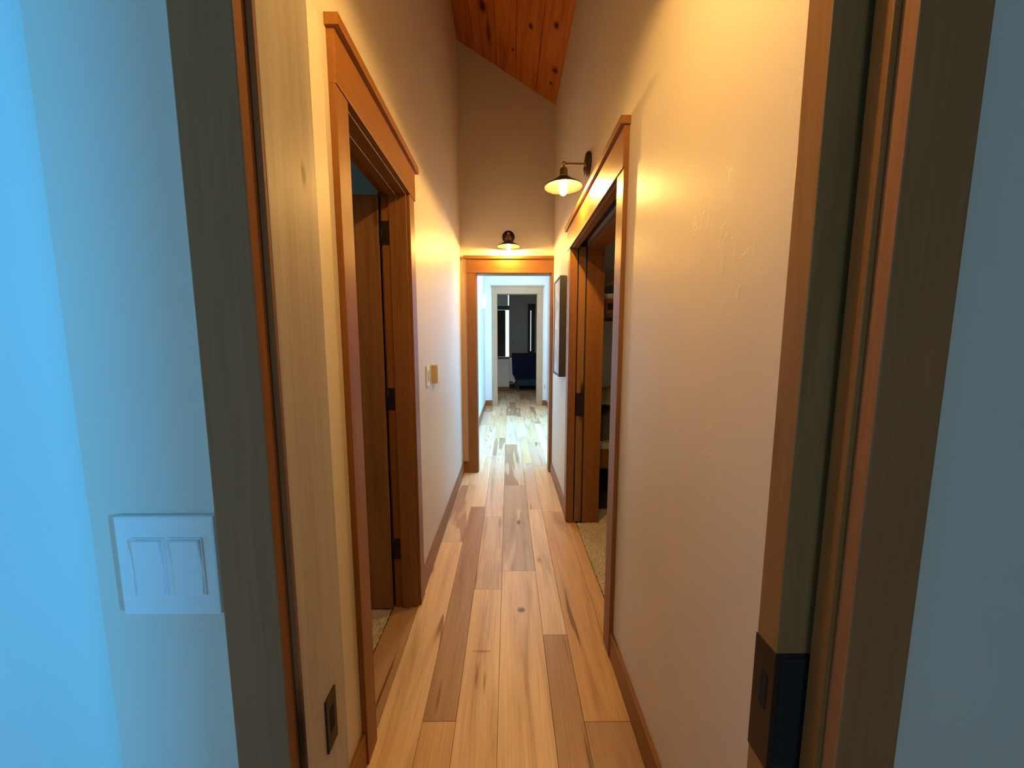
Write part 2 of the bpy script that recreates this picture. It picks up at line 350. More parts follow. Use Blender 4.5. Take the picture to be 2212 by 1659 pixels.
for a in ((wa+.05, 5.43), (5.47, wb-.05)): child_box('pane', w, 1.168, 1.172, a[0], a[1], wc+.05, wd-.05, GLASS)
struct(boxes('ceiling_landing', [(-.62, -.2, E1, D1, 3.2, 3.3), (.8, 1.25, E1, D1, 3.2, 3.3), (-.2, .8, E1, 4.75, 3.2, 3.3), (-.2, .8, 7.35, D1, 3.2, 3.3)], WHITE_PAINT), 'white ceiling of the landing', 'ceiling')
w = empty('fill_skylight', (.3, 6.05, 3.3)); struct(w, 'unseen skylight added over the landing for fill light', 'window')  # invented opening for the overhead fill
for a in ((-.22, -.18, 4.73, 7.37), (.78, .82, 4.73, 7.37), (-.18, .78, 4.73, 4.77), (-.18, .78, 7.33, 7.37), (-.18, .78, 6.03, 6.07)): child_box('window_frame', w, *a, 3.30, 3.36, WX)
for a in ((4.77, 6.03), (6.07, 7.33)): child_box('pane', w, -.18, .78, a[0], a[1], 3.33, 3.335, GLASS)
DO0, DO1, DH = -.235, .625, 2.43
struct(boxes('wall_landing_end', [(-3.0, DO0-.018, D0, D1, 0, 3.2), (DO1+.018, 3.0, D0, D1, 0, 3.2), (DO0-.018, DO1+.018, D0, D1, DH+.018, 3.2)], WHITE_PAINT),
       'white wall around the far doorway', 'wall')
# far room shell
struct(boxes('wall_far_room', [(-2.5, .03, 10.56, 10.68, 0, .98), (-2.5, -.62, 10.56, 10.68, .98, 3.2), (-.62, .03, 10.56, 10.68, 2.30, 2.42), (-.62, -.005, 10.56, 10.68, 2.42, 3.2)], WALL), 'dim wall left of the bed in the far room', 'wall')
struct(boxes('wall_far_back', [(-.14, .72, 12.55, 12.65, 0, 3.2), (.80, 3.0, 12.55, 12.65, 0, 3.2), (.72, .80, 12.55, 12.65, 0, 1.08), (.72, .80, 12.55, 12.65, 2.45, 3.2)], WALL), 'dark back wall of the far room', 'wall')
struct(boxes('wall_far_sides', [(2.9, 3.0, D1, 12.55, 0, 3.2), (-2.6, -2.5, D1, 10.68, 0, 3.2), (-.14, -.06, 10.68, 12.55, 0, 3.2)], WALL), 'side walls of the far room', 'wall')
struct(boxes('ceiling_far_room', [(-2.6, 3.0, D1, 12.65, 3.2, 3.3)], WALL), 'ceiling of the far room', 'ceiling')

# ------------------------------------------------------------------ sloped pine ceiling, boards as parts
ce = empty('ceiling', (0, 2.2, 4.0)); struct(ce, 'sloped knotty pine board ceiling falling towards the right wall', 'ceiling')
zc = lambda x: 4.286 + (x+.495)*(3.696-4.286)/(.489+.495)
edges = [-.56, -.33, -.11, .07, .27, .56]
for i, (a, b_) in enumerate(zip(edges, edges[1:])):
    bm = bmesh.new(); g = .0012
    pts = [(a+g, zc(a+g)+.006), (a+g+.006, zc(a+g+.006)), (b_-g-.006, zc(b_-g-.006)), (b_-g, zc(b_-g)+.006), (b_-g, zc(b_-g)+.03), (a+g, zc(a+g)+.03)]
    r0 = [bm.verts.new((x, B1-.05, z)) for x, z in pts]; r1 = [bm.verts.new((x, E0+.02, z)) for x, z in pts]
    for k in range(6): bm.faces.new((r0[k], r0[(k+1) % 6], r1[(k+1) % 6], r1[k]))
    bm.faces.new(r0); bm.faces.new(r1[::-1])
    o = link('ceiling_board', bm, PINE); o.parent = ce; o.matrix_parent_inverse = Matrix.Translation(-Vector(ce.location))
struct(boxes('ceiling_deck', [(-.7, .8, B0, E1, ZT, ZT+.1)], UNDER), 'roof deck above the pine boards', 'ceiling')

# ------------------------------------------------------------------ floor planks
fl = empty('floor', (0, 4.5, -.02)); struct(fl, 'hickory plank floor running down the hall into the far room', 'floor')
def fchild(o): o.parent = fl; o.matrix_parent_inverse = Matrix.Translation(-Vector(fl.location)); return o
fchild(boxes('subfloor', [(-3.6, 3.5, -3.3, 12.7, -.08, -.020)], UNDER))
PALE, TAN, ORG, BRN, GRY, PNK, DRK = (.90, .66, .395), (.78, .53, .28), (.70, .44, .205), (.50, .305, .165), (.56, .415, .275), (.72, .51, .335), (.36, .205, .10)
def plank(x0, x1, y0, y1, c, a):
    bm = bmesh.new(); g = .0006; z = random.uniform(-.0006, 0)
    x0 += g; x1 -= g; y0 += g; y1 -= g; h = .0008
    lo = [bm.verts.new(p) for p in ((x0, y0, -.0195), (x1, y0, -.0195), (x1, y1, -.0195), (x0, y1, -.0195))]
    mi = [bm.verts.new(p) for p in ((x0, y0, z-h), (x1, y0, z-h), (x1, y1, z-h), (x0, y1, z-h))]
    to = [bm.verts.new(p) for p in ((x0+h, y0+h, z), (x1-h, y0+h, z), (x1-h, y1-h, z), (x0+h, y1-h, z))]
    for A_, B_ in ((lo, mi), (mi, to)):
        for k in range(4): bm.faces.new((A_[k], A_[(k+1) % 4], B_[(k+1) % 4], B_[k]))
    bm.faces.new(to)
    o = link('floor_plank', bm, HICK); o.color = (*c, a); fchild(o)
# columns: seam positions across the hall and the hand-read boards (start y, end y, tone, sapwood share)
near = {
 (-.615, -.483): [(.53, 1.10, TAN, .4), (1.10, 2.05, BRN, .25)],
 (-.483, -.322): [(.53, .98, ORG, .3), (.98, 2.49, PALE, .1), (2.49, 3.53, BRN, .75), (3.53, 4.9, PALE, .6), (4.9, 6.2, TAN, .8), (6.2, 7.4, PNK, .4)],
 (-.322, -.197): [(.53, 1.236, TAN, .45), (1.236, 3.05, BRN, .18), (3.05, 4.45, PALE, .5), (4.45, 5.7, PALE, .8), (5.7, 7.0, TAN, .5)],
 (-.197, -.040): [(.53, 1.98, PALE, .15), (1.98, 2.86, GRY, .72), (2.86, 4.50, PNK, .65), (4.50, 5.35, BRN, .55), (5.35, 7.3, TAN, .5)],
 (-.040, .167): [(.53, 2.149, PALE, .1), (2.149, 3.53, GRY, .45), (3.53, 5.0, BRN, .55), (5.0, 7.0, TAN, .9), (7.0, 8.6, BRN, .4)],
 (.167, .283): [(.53, 1.643, BRN, .35), (1.643, 3.0, PALE, .45), (3.0, 4.2, PNK, .3), (4.2, 5.4, TAN, .3), (5.4, 6.9, PALE, .5)],
 (.283, .456): [(.53, 1.229, BRN, .45), (1.229, 2.95, ORG, .2), (2.95, 4.1, TAN, .3), (4.1, 5.1, PNK, .35), (5.1, 7.4, TAN, .4)],
 (.456, .530): [(RD0-.05, RD1+.05, ORG, .2)],
}
pal = [PALE, TAN, PNK, BRN, GRY, PALE, TAN]
for (x0, x1), segs in near.items():
    for s in segs: plank(x0, x1, *s)
    y = segs[-1][1]
    if x0 > -.5 and x1 < .5:
        while y < 12.4:
            e = min(12.5, y+random.uniform(.8, 1.7)); plank(x0, x1, y, e, random.choice(pal), random.uniform(.2, .8)); y = e
for x0, x1 in ((.44, .56), (.56, .70), (.70, .86), (.86, 1.0), (1.0, 1.12), (-.62, -.483)):
    y = E1+.02
    if x0 < 0: y = E1+.03
    while y < 12.4:
        e = min(12.5, y+random.uniform(.8, 1.7)); plank(x0, x1, y, e, random.choice(pal), random.uniform(.2, .8)); y = e
# bedroom floor boards (behind and under the camera)
xs = [-.484, -.32, -.16, .0, .16, .32, .48, .64, .8, .96, 1.12, 1.28, 1.44, 1.6, 1.76, 1.92, 2.08, 2.24, 2.4, 2.56, 2.8]
for a, b_ in zip(xs, xs[1:]):
    y = -3.2
    while y < .53:
        e = min(.53, y+random.uniform(1.0, 2.0)); plank(a, b_, y, e, random.choice(pal), random.uniform(.2, .7)); y = e

# carpets (looped pile as displaced geometry near the doorways)
def carpet(name, x0, x1, y0, y1, px0, px1, py0, py1, label, extra=()):
    bm = bmesh.new(); n = 120; m_ = int(n*(py1-py0)/(px1-px0))
    rnd = random.Random(3)
    vv = [[bm.verts.new((px0+(px1-px0)*i/n, py0+(py1-py0)*j/m_, -.004+rnd.random()*.011)) for j in range(m_+1)] for i in range(n+1)]
    for i in range(n):
        for j in range(m_): bm.faces.new((vv[i][j], vv[i+1][j], vv[i+1][j+1], vv[i][j+1]))
    for a in ((min(x0, px0), px0, y0, y1), (px1, x1, y0, y1), (max(px0, x0), px1, y0, py0), (max(px0, x0), px1, py1, y1)):
        if a[1]-a[0] > .001 and a[3]-a[2] > .001: bxm(bm, a[0], a[1], a[2], a[3], -.019, .003)
    for a in extra: bxm(bm, *a)
    o = link(name, bm, CARPET, smooth=False); tag(o, label, 'carpet', kind='stuff')
carpet('carpet', -3.45, -.6165, B1, 3.6, -1.25, -.6165, 1.0, 2.4, 'cream looped carpet beyond the left doorway')
carpet('carpet', .706, 3.39, .54, 2.99, .5315, 1.2, RD0+.02, RD1-.02, 'cream looped carpet under the bunk bed beyond the right doorway')

# ------------------------------------------------------------------ doorway trims
def trim(n, label, loc=(0, 0, 0)):
    e = empty('trim_%d' % n, loc); struct(e, label, 'door trim'); return e
def tb(p, name, *a, bev=.0015):
    o = box(name, *a[:6], a[6], None, bev); o.parent = p; o.matrix_parent_inverse = Matrix.Translation(-Vector(p.location)); return o
# left doorway (faces +x)
t = trim(1, 'honey-stained casing with capped header around the left doorway', (WL, 1.5, 0)); TR1 = t
tb(t, 'casing', WL, WL+CT, LD0-.080, LD0, 0, HD, WZ); tb(t, 'casing', WL, WL+CT, LD1, LD1+.085, 0, HD, WZ)
h = tb(t, 'header', WL, WL+CT+.004, LD0-.080, LD1+.10, HD, CAP0, WY); tb(t, 'cap', WL, WL+CT+.020, LD0-.090, LD1+.12, CAP0, CAP1, WY)
for y0, y1 in ((LD0-.0, LD0+.018), (LD1-.018, LD1)): tb(t, 'jamb', LWT, WL+.004, y0+(0.004 if y0 > 1.5 else -.006), y1+(.006 if y0 > 1.5 else -.004), 0, HD+.004, WZ)
tb(t, 'head_jamb', LWT, WL+.004, LD0-.006+.018, LD1-.012, HD-.008, HD+.016, WY)
tb(t, 'stop', -.562, -.524, LD1-.026, LD1-.013, 0, HD-.02, WZ); tb(t, 'stop', -.562, -.524, LD0+.013, LD0+.026, 0, HD-.02, WZ)
tb(t, 'stop', -.562, -.524, LD0+.013, LD1-.013, HD-.020, HD-.007, WY)
tb(t, 'casing', LWT-.018, LWT, LD1, LD1+.085, 0, HD+.1, WZ)
# right doorway (faces -x)
t = trim(2, 'honey-stained casing with capped header around the right doorway under the sconce', (WR, 2.1, 0)); TR2 = t
tb(t, 'casing', WR-CT, WR, RD0-.090, RD0, 0, HD-.025, WZ); tb(t, 'casing', WR-CT, WR, RD1, RD1+.090, 0, HD-.025, WZ)
tb(t, 'header', WR-CT-.004, WR, RD0-.090, RD1+.105, HD-.025, CAP0-.01, WY); tb(t, 'cap', WR-CT-.020, WR, RD0-.100, RD1+.150, CAP0-.01, CAP1-.01, WY)
tb(t, 'jamb', WR-.004, RWT+.004, RD0-.006, RD0+.014, 0, HD-.03, WZ)
tb(t, 'jamb', WR-.004, .505, RD1-.014, RD1+.006, 0, HD-.03, WZ); tb(t, 'jamb', .577, RWT+.004, RD1-.014, RD1+.006, 0, HD-.03, WZ)
tb(t, 'head_jamb', WR-.004, .505, RD0, RD1+.006, HD-.032, HD-.012, WY); tb(t, 'head_jamb', .577, RWT+.004, RD0, RD1+.006, HD-.032, HD-.012, WY)
tb(t, 'track', .528, .552, RD0, RD1, HD-.006, HD+.015, BLACK)
# end doorway (faces -y)
t = trim(3, 'honey-stained casing and header around the doorway at the end of the hall', (0, E0, 0)); TR3 = t
tb(t, 'casing', -.425, -.330, E0-CT, E0, 0, HD, WZ); tb(t, 'casing', .446, WR, E0-CT, E0, 0, HD, WZ)
tb(t, 'corner_board', WL, -.4255, E0-.012, E0, .125, CAP1-.004, JAMB)
tb(t, 'header', -.425, WR, E0-CT-.004, E0, HD, CAP0, WX); tb(t, 'cap', -.455, WR, E0-CT-.020, E0-.0, CAP0, CAP1, WX)
for x0, x1 in ((-.342, -.322), (.436, .456)): tb(t, 'jamb', x0+.006*(1 if x0 < 0 else 0), x1, E0-.003, E1+.004, 0, HD-.004, WZ)
tb(t, 'head_jamb', -.322, .436, E0-.003, E1+.004, HD-.006, HD+.012, WX)
# near bedroom pocket doorway
t = trim(4, 'stained casing and jambs of the near bedroom doorway', (0, B0, 0)); TR4 = t
tb(t, 'casing', -.3255, -.262, B0-CT, B0, 0, 2.13, CASE_N, bev=.002); tb(t, 'casing', .400, .474, B0-CT, B0, 0, 2.13, CASE_N, bev=.002)
tb(t, 'header', -.35, .50, B0-CT-.004, B0, 2.13, 2.27, WX)
tb(t, 'jamb', -.283, -.255, B0+.004, B1-.004, 0, 2.11, JAMB_N, bev=.001); tb(t, 'jamb_edge_shade', -.283, -.2555, B0, B0+.0039, 0, 2.11, CASE_N, bev=.0)  # darker front strip puts the shade of the reveal into the colour
tb(t, 'jamb', .393, .417, B0, .436, 0, 2.11, WZ); tb(t, 'jamb', .393, .417, .489, B1, 0, 2.11, WZ)
tb(t, 'head_jamb', -.281, .418, B0+.002, .436, 2.11, 2.13, WX); tb(t, 'head_jamb', -.281, .418, .489, B1, 2.11, 2.13, WX)
tb(t, 'casing', -.345, -.272, B1, B1+CT, 0, 2.13, WZ); tb(t, 'casing', .41, .465, B1, B1+CT, 0, 2.13, WZ)
tb(t, 'header', WL, WR, B1, B1+CT+.004, 2.13, 2.26, WX)
sp = tb(t, 'strike_plate', -.256, -.2525, .462, .490, .832, .914, BRONZE, bev=.0008); sp['label'] = 'dark bronze strike plate in the left jamb'
so = tb(sp, 'strike_hole', -.2527, -.2520, .471, .482, .857, .893, HOLE, bev=.0)
# far doorway
t = trim(5, 'pale wood casing around the far doorway at the landing end', (.2, D0, 0)); TR5 = t
tb(t, 'casing', -.350, DO0-.006, D0-CT, D0, 0, DH+.006, JAMB); tb(t, 'casing', DO1+.006, .755, D0-CT, D0, 0, DH+.006, JAMB)
tb(t, 'header', -.352, .757, D0-CT-.004, D0, DH+.006, 2.585, JAMBX); tb(t, 'cap', -.372, .777, D0-CT-.018, D0, 2.585, 2.612, JAMBX)
tb(t, 'jamb', DO0-.018, DO0, D0-.002, D1+.004, 0, DH, JAMB); tb(t, 'jamb', DO1, DO1+.018, D0-.002, D1+.004, 0, DH, JAMB); tb(t, 'head_jamb', DO0-.018, DO1+.018, D0-.002, D1+.004, DH, DH+.018, JAMBX)
for z in (2.05, 1.22, .26): tb(t, 'hinge', DO1-.003, DO1, D1-.055, D1-.01, z-.055, z+.055, BRONZE, bev=.0)

# baseboards
BH, BT = .118, .014
def base(name, lst, label):
    o = boxes(name, lst, WY); bv = o.modifiers.new('bevel', 'BEVEL'); bv.width = .002; bv.segments = 2
    struct(o, label, 'baseboard')
base('baseboard_left', [(WL, WL+BT, B1+CT, LD0-.080, 0, BH)], 'short wood baseboard left of the near doorway')
base('baseboard_left_far', [(WL, WL+BT, LD1+.085, E0-.012, 0, BH)], 'long wood baseboard under the hall light switch')
base('baseboard_right', [(WR-BT, WR, B1+CT, RD0-.090, 0, BH)], 'wood baseboard on the right wall beside the pocket door')
base('baseboard_right_far', [(WR-BT, WR, RD1+.090, E0-CT, 0, BH)], 'wood baseboard below the framed canvas')
base('baseboard_end', [(WL, -.4255, E0-.018, E0, 0, .125)], 'short base block in the left corner of the hall end')
base('baseboard_landing_left', [(-.5, -.5+BT, E1, D0, 0, BH)], 'wood baseboard along the blue-lit landing wall')
base('baseboard_landing_end', [(-.5+BT, -.350, D0-BT, D0, 0, BH), (.755, .85, D0-BT, D0, 0, BH)], 'wood baseboards either side of the far doorway')
base('baseboard_landing_right', [(.836, .97, 7.606, 7.62, 0, BH), (.836, .85, 7.62, D0-BT, 0, BH)], 'wood baseboard at the right jog of the landing')
base('baseboard_far_room', [(-2.5, .03, 10.54, 10.56, 0, .13)], 'dark baseboard in the far room')

# ------------------------------------------------------------------ doors
def dchild(p, o): o.parent = p; o.matrix_parent_inverse = Matrix.Translation(-Vector(p.location)); return o
# open leaf of the left room: frame and panel door
d = empty('door_1', (-.965, 1.836, 0)); struct(d, 'open wooden door seen through the left doorway', 'door')
dchild(d, box('slab', -1.30, -.6075, 1.825, 1.848, .012, 2.09, DZ))
for a in ((-.725, -.6075, .012, 2.09), (-1.30, -1.18, .012, 2.09)): dchild(d, box('stile', a[0], a[1], 1.814, 1.852, a[2], a[3], DZ, None, .0015))
for a in ((.012, .26), (.98, 1.10), (1.97, 2.09)): dchild(d, box('rail', -1.18, -.725, 1.815, 1.851, a[0], a[1], WX, None, .0015))
for z in (1.925, 1.125, .33):
    hg = dchild(d, box('hinge', -.6070, -.6045, 1.818, 1.850, z-.055, z+.055, BRONZE))
    bm = bmesh.new(); lathe(bm, [(.0075, z-.055), (.0075, z+.055)], Matrix.Translation((-.6035, 1.8445, 0)), 12)
    hk = link('hinge_barrel', bm, BRONZE, hg, True); hk.matrix_parent_inverse = Matrix.Translation(-Vector(d.location))
    hk.parent = hg; hk.matrix_parent_inverse = Matrix.Identity(4)
    tb(TR1, 'hinge_leaf', -.598, -.560, LD1-.0175, LD1-.0135, z-.055, z+.055, BRONZE, bev=.0)
# near pocket door
d = empty('door_2', (.72, .4615, 0)); struct(d, 'pocket door edge jutting from the right side of the near doorway', 'door')
dchild(d, box('slab', .355, 1.10, .444, .481, .010, 2.10, DZ, None, .0015))
lk = dchild(d, box('latch', .3535, .4005, .4425, .4815, .823, .999, BRONZE, None, .0008)); lk['label'] = 'black latch wrapped around the pocket door edge'
dchild(lk, box('latch_hole', .3528, .3538, .4535, .4655, .905, .955, HOLE)).matrix_parent_inverse = Matrix.Identity(4)
pl = box('flush_pull', .362, .4005, .4418, .4428, .829, .993, HOLE); pl.parent = lk
# bunk room pocket door
d = empty('door_3', (.539, 3.2, 0)); struct(d, 'pocket door edge with dark latch in the right doorway', 'door')
dchild(d, box('slab', .514, .564, 2.752, 3.87, .012, 2.09, DZ, None, .0015))
lk = dchild(d, box('latch', .5125, .5655, 2.750, 2.815, .852, 1.028, BRONZE, None, .0008)); lk['label'] = 'dark latch plate on the pocket door edge'
# landing door, open
d = empty('door_4', (.95, 7.1, 0)); struct(d, 'white open door at the right of the landing', 'door')
dchild(d, box('slab', .905, .945, 6.70, 7.56, .012, 2.35, WHITE_PAINT, None, .002))
bm = bmesh.new(); lathe(bm, [(.024, 0), (.024, .006), (.010, .010), (.010, .035), (.024, .042), (.027, .055), (.018, .066), (.004, .069)], Matrix.Translation((.905, 7.49, .93)) @ Matrix.Rotation(R(-90), 4, 'Y'), 16)
kn = dchild(d, link('knob', bm, BLACK, None, True)); kn['label'] = 'black door knob'

# ------------------------------------------------------------------ sconces
def sconce(loc, rz, label, watt=LAMP_W):
    s = tag(empty('wall_sconce', loc, rz), label, 'wall lamp', 'caged-bulb style sconces with metal shades in the hall')
    s['group'] = 'hall sconces'
    RX = Matrix.Rotation(R(90), 4, 'X')           # lathe axis towards local -y
    bm = bmesh.new(); lathe(bm, [(.060, 0), (.063, .004), (.063, .016), (.057, .022)], RX, 36); link('backplate', bm, BRONZE, s, True)
    bm = bmesh.new(); lathe(bm, [(.012, .020), (.012, .027), (.0058, .030), (.0058, .142)], RX, 16); link('arm', bm, BRASS, s, True)
    for dx in (-.030, .030):
        bm = bmesh.new(); lathe(bm, [(.005, 0), (.005, .007), (.003, .009)], Matrix.Translation((dx, -.022, -.018)) @ RX, 10); link('thumb_screw', bm, BRASS, s, True)
    y = -.148
    bm = bmesh.new(); lathe(bm, [(.004, -.012), (.0105, -.010), (.0125, 0), (.0105, .010), (.004, .012)], Matrix.Translation((0, y, -.001)) @ Matrix.Rotation(R(90), 4, 'Y'), 16); link('pivot', bm, BRASS, s, True)
    T = Matrix.Translation((0, y, 0))
    bm = bmesh.new(); lathe(bm, [(.006, -.008), (.008, -.018), (.020, -.026), (.023, -.034), (.023, -.062), (.026, -.066), (.026, -.072)], T, 24); so_ = link('socket', bm, BRASS, s, True)
    bm = bmesh.new(); lathe(bm, [(.0255, -.070), (.033, -.074), (.060, -.094), (.1085, -.122), (.1105, -.1255), (.1095, -.129), (.1070, -.126), (.058, -.0965), (.031, -.077), (.0255, -.073)], T, 48, True); link('shade', bm, SHADE_M, s, True)
    bm = bmesh.new(); lathe(bm, [(.011, -.073), (.012, -.085), (.017, -.102), (.0225, -.125), (.024, -.142), (.021, -.158), (.013, -.170), (.004, -.174)], T, 24); bl = link('bulb', bm, BULB_M, s, True); bl['label'] = 'glowing filament bulb'
    for k in range(4):
        bm = bmesh.new(); lathe(bm, [(.0012, -.100), (.0012, -.150)], T @ Matrix.Translation((.008*math.cos(k*R(90)), .008*math.sin(k*R(90)), 0)), 6); link('filament', bm, FILAMENT, bl, True)
    ld = bpy.data.lights.new('filament_light', 'POINT'); ld.energy = watt; ld.color = LAMP_COL; ld.shadow_soft_size = .012
    lo_ = bpy.data.objects.new('filament_light', ld); COL.objects.link(lo_); lo_.parent = s; lo_.location = (0, y, -.135)
    return s
sconce((WR, 2.25, 2.424), R(-90), 'brass-armed sconce with wide metal shade above the right doorway')
sconce((.005, E0, 2.462), 0, 'small sconce on the end wall above the lit doorway')
sconce((.0, B1, 2.53), R(180), 'sconce on the hall side above the near bedroom doorway', 24.0)

# landing sconce: white half-round uplight
s = tag(empty('landing_sconce', (-.5, 7.2, 2.05)), 'white half-round sconce on the blue-lit landing wall', 'wall lamp')
bm = bmesh.new(); pts = [(0, -.11)] + [(.085*math.sin(R(a)), -.09*math.cos(R(a))) for a in range(0, 181, 20)] + [(0, .11)]
a_ = [bm.verts.new((x, y, -.02)) for x, y in pts]; b_ = [bm.verts.new((x*1.12, y*1.1, .24)) for x, y in pts]
for k in range(len(pts)): bm.faces.new((a_[k], a_[(k+1) % len(pts)], b_[(k+1) % len(pts)], b_[k]))
bm.faces.new(a_[::-1]); bm.faces.new(b_); link('shade', bm, PLASTIC, s)
box('wall_plate', 0, .012, -.05, .05, -.045, -.021, PLASTIC, s)

# ------------------------------------------------------------------ switches, outlets
s = tag(empty('light_switch', (-.3945, B0, 1.152)), 'white double rocker switch plate on the blue bedroom wall', 'light switch')
def soft_plate(name, x0, x1, y0, y1, z0, z1, m, p): return box(name, x0, x1, y0, y1, z0, z1, m, p, .0022)
soft_plate('plate', -.0555, .0575, -.0075, 0, -.0605, .0605, PLASTIC, s)
for cx in (-.0185, .0255):
    bm = bmesh.new()
    w_, hh = .0165, .0335
    fr = box('rocker_frame', cx-w_-.0018, cx+w_+.0018, -.0090, -.0070, -hh-.0018, hh+.0018, PLASTIC, s, .0008)
    prof = [(-hh, -.0108), (-.004, -.0092), (hh, -.0122), (hh, -.0080), (-hh, -.0080)]
    v0 = [bm.verts.new((cx-w_, y, z)) for z, y in prof]; v1 = [bm.verts.new((cx+w_, y, z)) for z, y in prof]
    for k in range(5): bm.faces.new((v0[k], v0[(k+1) % 5], v1[(k+1) % 5], v1[k]))
    bm.faces.new(v0); bm.faces.new(v1)
    bmesh.ops.bevel(bm, geom=bm.edges[:], offset=.0009, segments=2, affect='EDGES')
    link('rocker', bm, PLASTIC, s)
s = tag(empty('light_switch', (WL, 2.225, 1.205)), 'white switch plate on the hall wall beside the left doorway', 'light switch')
box('plate', 0, .008, -.038, .038, -.062, .062, PLASTIC, s, .002); box('rocker', .007, .0105, -.016, .016, -.033, .033, GREYP, s, .001)
s = tag(empty('thermostat', (WL, 2.40, 1.200)), 'almond wall control box next to the hall switch plate', 'thermostat')
box('body', 0, .034, -.040, .040, -.056, .062, ALMOND, s, .003); box('cover', .033, .038, -.034, .034, -.048, .054, PLASTIC, s, .0015)
def outlet(loc, rz, label):
    s = tag(empty('wall_outlet', loc, rz), label, 'outlet'); box('plate', -.036, .036, -.006, 0, -.058, .058, PLASTIC, s, .002)
    for z in (-.02, .02): box('socket', -.016, .016, -.0075, -.005, z-.014, z+.014, GREYP, s, .001)
outlet((-.5, 6.5, .31), R(90), 'white outlet low on the blue-lit landing wall')
outlet((.81, D0, .42), 0, 'white outlet right of the far doorway')
s = tag(empty('dimmer_switch', (.255, 12.55, 1.52)), 'pale switch plate on the dark back wall of the far room', 'light switch')
box('plate', -.045, .045, -.007, 0, -.06, .06, PLASTIC, s, .002); box('rocker', -.017, .017, -.010, -.006, -.033, .033, GREYP, s, .001)

# ------------------------------------------------------------------ framed canvas
s = tag(empty('framed_canvas', (WR, 3.195, 1.53)), 'tall pale canvas in a deep black floater frame on the right wall', 'picture')
FW, FH, FD = .185, .405, .056
for a in ((-FW, -FW+.012, -FH, FH), (FW-.012, FW, -FH, FH), (-FW+.012, FW-.012, -FH, -FH+.012), (-FW+.012, FW-.012, FH-.012, FH)):
    box('frame_side', -FD, -.004, a[0], a[1], a[2], a[3], FRAME, s, .001)
box('canvas', -FD+.006, -.012, -FW+.016, FW-.016, -FH+.016, FH-.016, CANVAS, s, .001)
box('backing', -.012, -.003, -FW+.012, FW-.012, -FH+.012, FH-.012, FRAME, s)

# ------------------------------------------------------------------ bunk bed in the right room
def cloth(name, x0, x1, y0, y1, z, fn, mat, parent=None, nx=30, ny=24, th=.012):
    bm = bmesh.new()
    top = [[None]*(ny+1) for _ in range(nx+1)]; bot = [[None]*(ny+1) for _ in range(nx+1)]
    for i in range(nx+1):
        for j in range(ny+1):
            u, v = i/nx, j/ny; p = Vector((x0+(x1-x0)*u, y0+(y1-y0)*v, z)) + Vector(fn(u, v))
            top[i][j] = bm.verts.new(p); bot[i][j] = bm.verts.new(p-Vector((0, 0, th)))
    for i in range(nx):
        for j in range(ny):
            bm.faces.new((top[i][j], top[i+1][j], top[i+1][j+1], top[i][j+1])); bm.faces.new((bot[i][j], bot[i][j+1], bot[i+1][j+1], bot[i+1][j]))
    for i in range(nx):
        bm.faces.new((top[i][0], bot[i][0], bot[i+1][0], top[i+1][0])); bm.faces.new((top[i][ny], top[i+1][ny], bot[i+1][ny], bot[i][ny]))
    for j in range(ny):
        bm.faces.new((top[0][j], top[0][j+1], bot[0][j+1], bot[0][j])); bm.faces.new((top[nx][j], bot[nx][j], bot[nx][j+1], top[nx][j+1]))
    return link(name, bm, mat, parent, True)
BX0, BX1, BY0, BY1 = .715, 2.72, 3.00, 4.02
bb = tag(empty('bunk_bed', ((BX0+BX1)/2, (BY0+BY1)/2, 0)), 'wooden bunk bed glimpsed in the dark room on the right', 'bunk bed')
def bbx(name, *a, bev=.004): 
    o = box(name, *a, None, bev); o.parent = bb; o.matrix_parent_inverse = Matrix.Translation(-Vector(bb.location)); return o
for x in (BX0, BX1-.045):
    for y in (BY0, BY1-.07): bbx('post', x, x+.045, y, y+.07, .008, 2.05, DZ)
for z0, z1 in ((.355, .510), (1.625, 1.755)):
    for y in (BY0+.012, BY1-.045): bbx('side_rail', BX0+.045, BX1-.045, y, y+.030, z0, z1, WX)
    for x in (BX0+.008, BX1-.036): bbx('end_rail', x, x+.028, BY0+.07, BY1-.07, z0, z1, WY)
    for k in range(8): bbx('slat', BX0+.15+k*.24, BX0+.23+k*.24, BY0+.042, BY1-.045, z0+.02, z0+.038, WY)
bbx('rail_bracket', .80, .852, BY0+.006, BY0+.012, 1.665, 1.715, BLACK, bev=0)
tag(box('mattress', BX0+.046, BX1-.046, BY0+.045, BY1-.05, .394, .60, SHEET, None, .02), 'pale mattress on the lower bunk', 'mattress')
tag(box('mattress', BX0+.046, BX1-.046, BY0+.045, BY1-.05, 1.664, 1.80, SHEET, None, .02), 'pale mattress on the upper bunk', 'mattress')
tag(cloth('patterned_throw', .768, 1.55, BY0+.045, BY1-.1, .632, lambda u, v: (0, -.052*(v < .02), -.03*(v < .02)+.16*min(1, 3.5*v)*(.6+.3*math.sin(9*u))+.012*math.sin(20*u+7*v)), THROW), 'dark zigzag throw on the lower bunk', 'blanket')
tag(cloth('tan_quilt', .768, 1.9, BY0+.28, BY1-.06, .84, lambda u, v: (0, 0, .12*math.sin(3.1*v)+.02*math.sin(17*u+5*v)), QUILT), 'tan quilt heaped on the lower bunk', 'blanket')
tag(cloth('rumpled_blanket', .768, 2.2, BY0+.05, BY1-.1, 1.825, lambda u, v: (0, 0, .17*min(1, 4*v)*(1+.2*math.sin(14*u+6*v))+.03*math.sin(31*u-12*v)+.025), QUILT), 'rumpled tan blanket on the upper bunk', 'blanket')

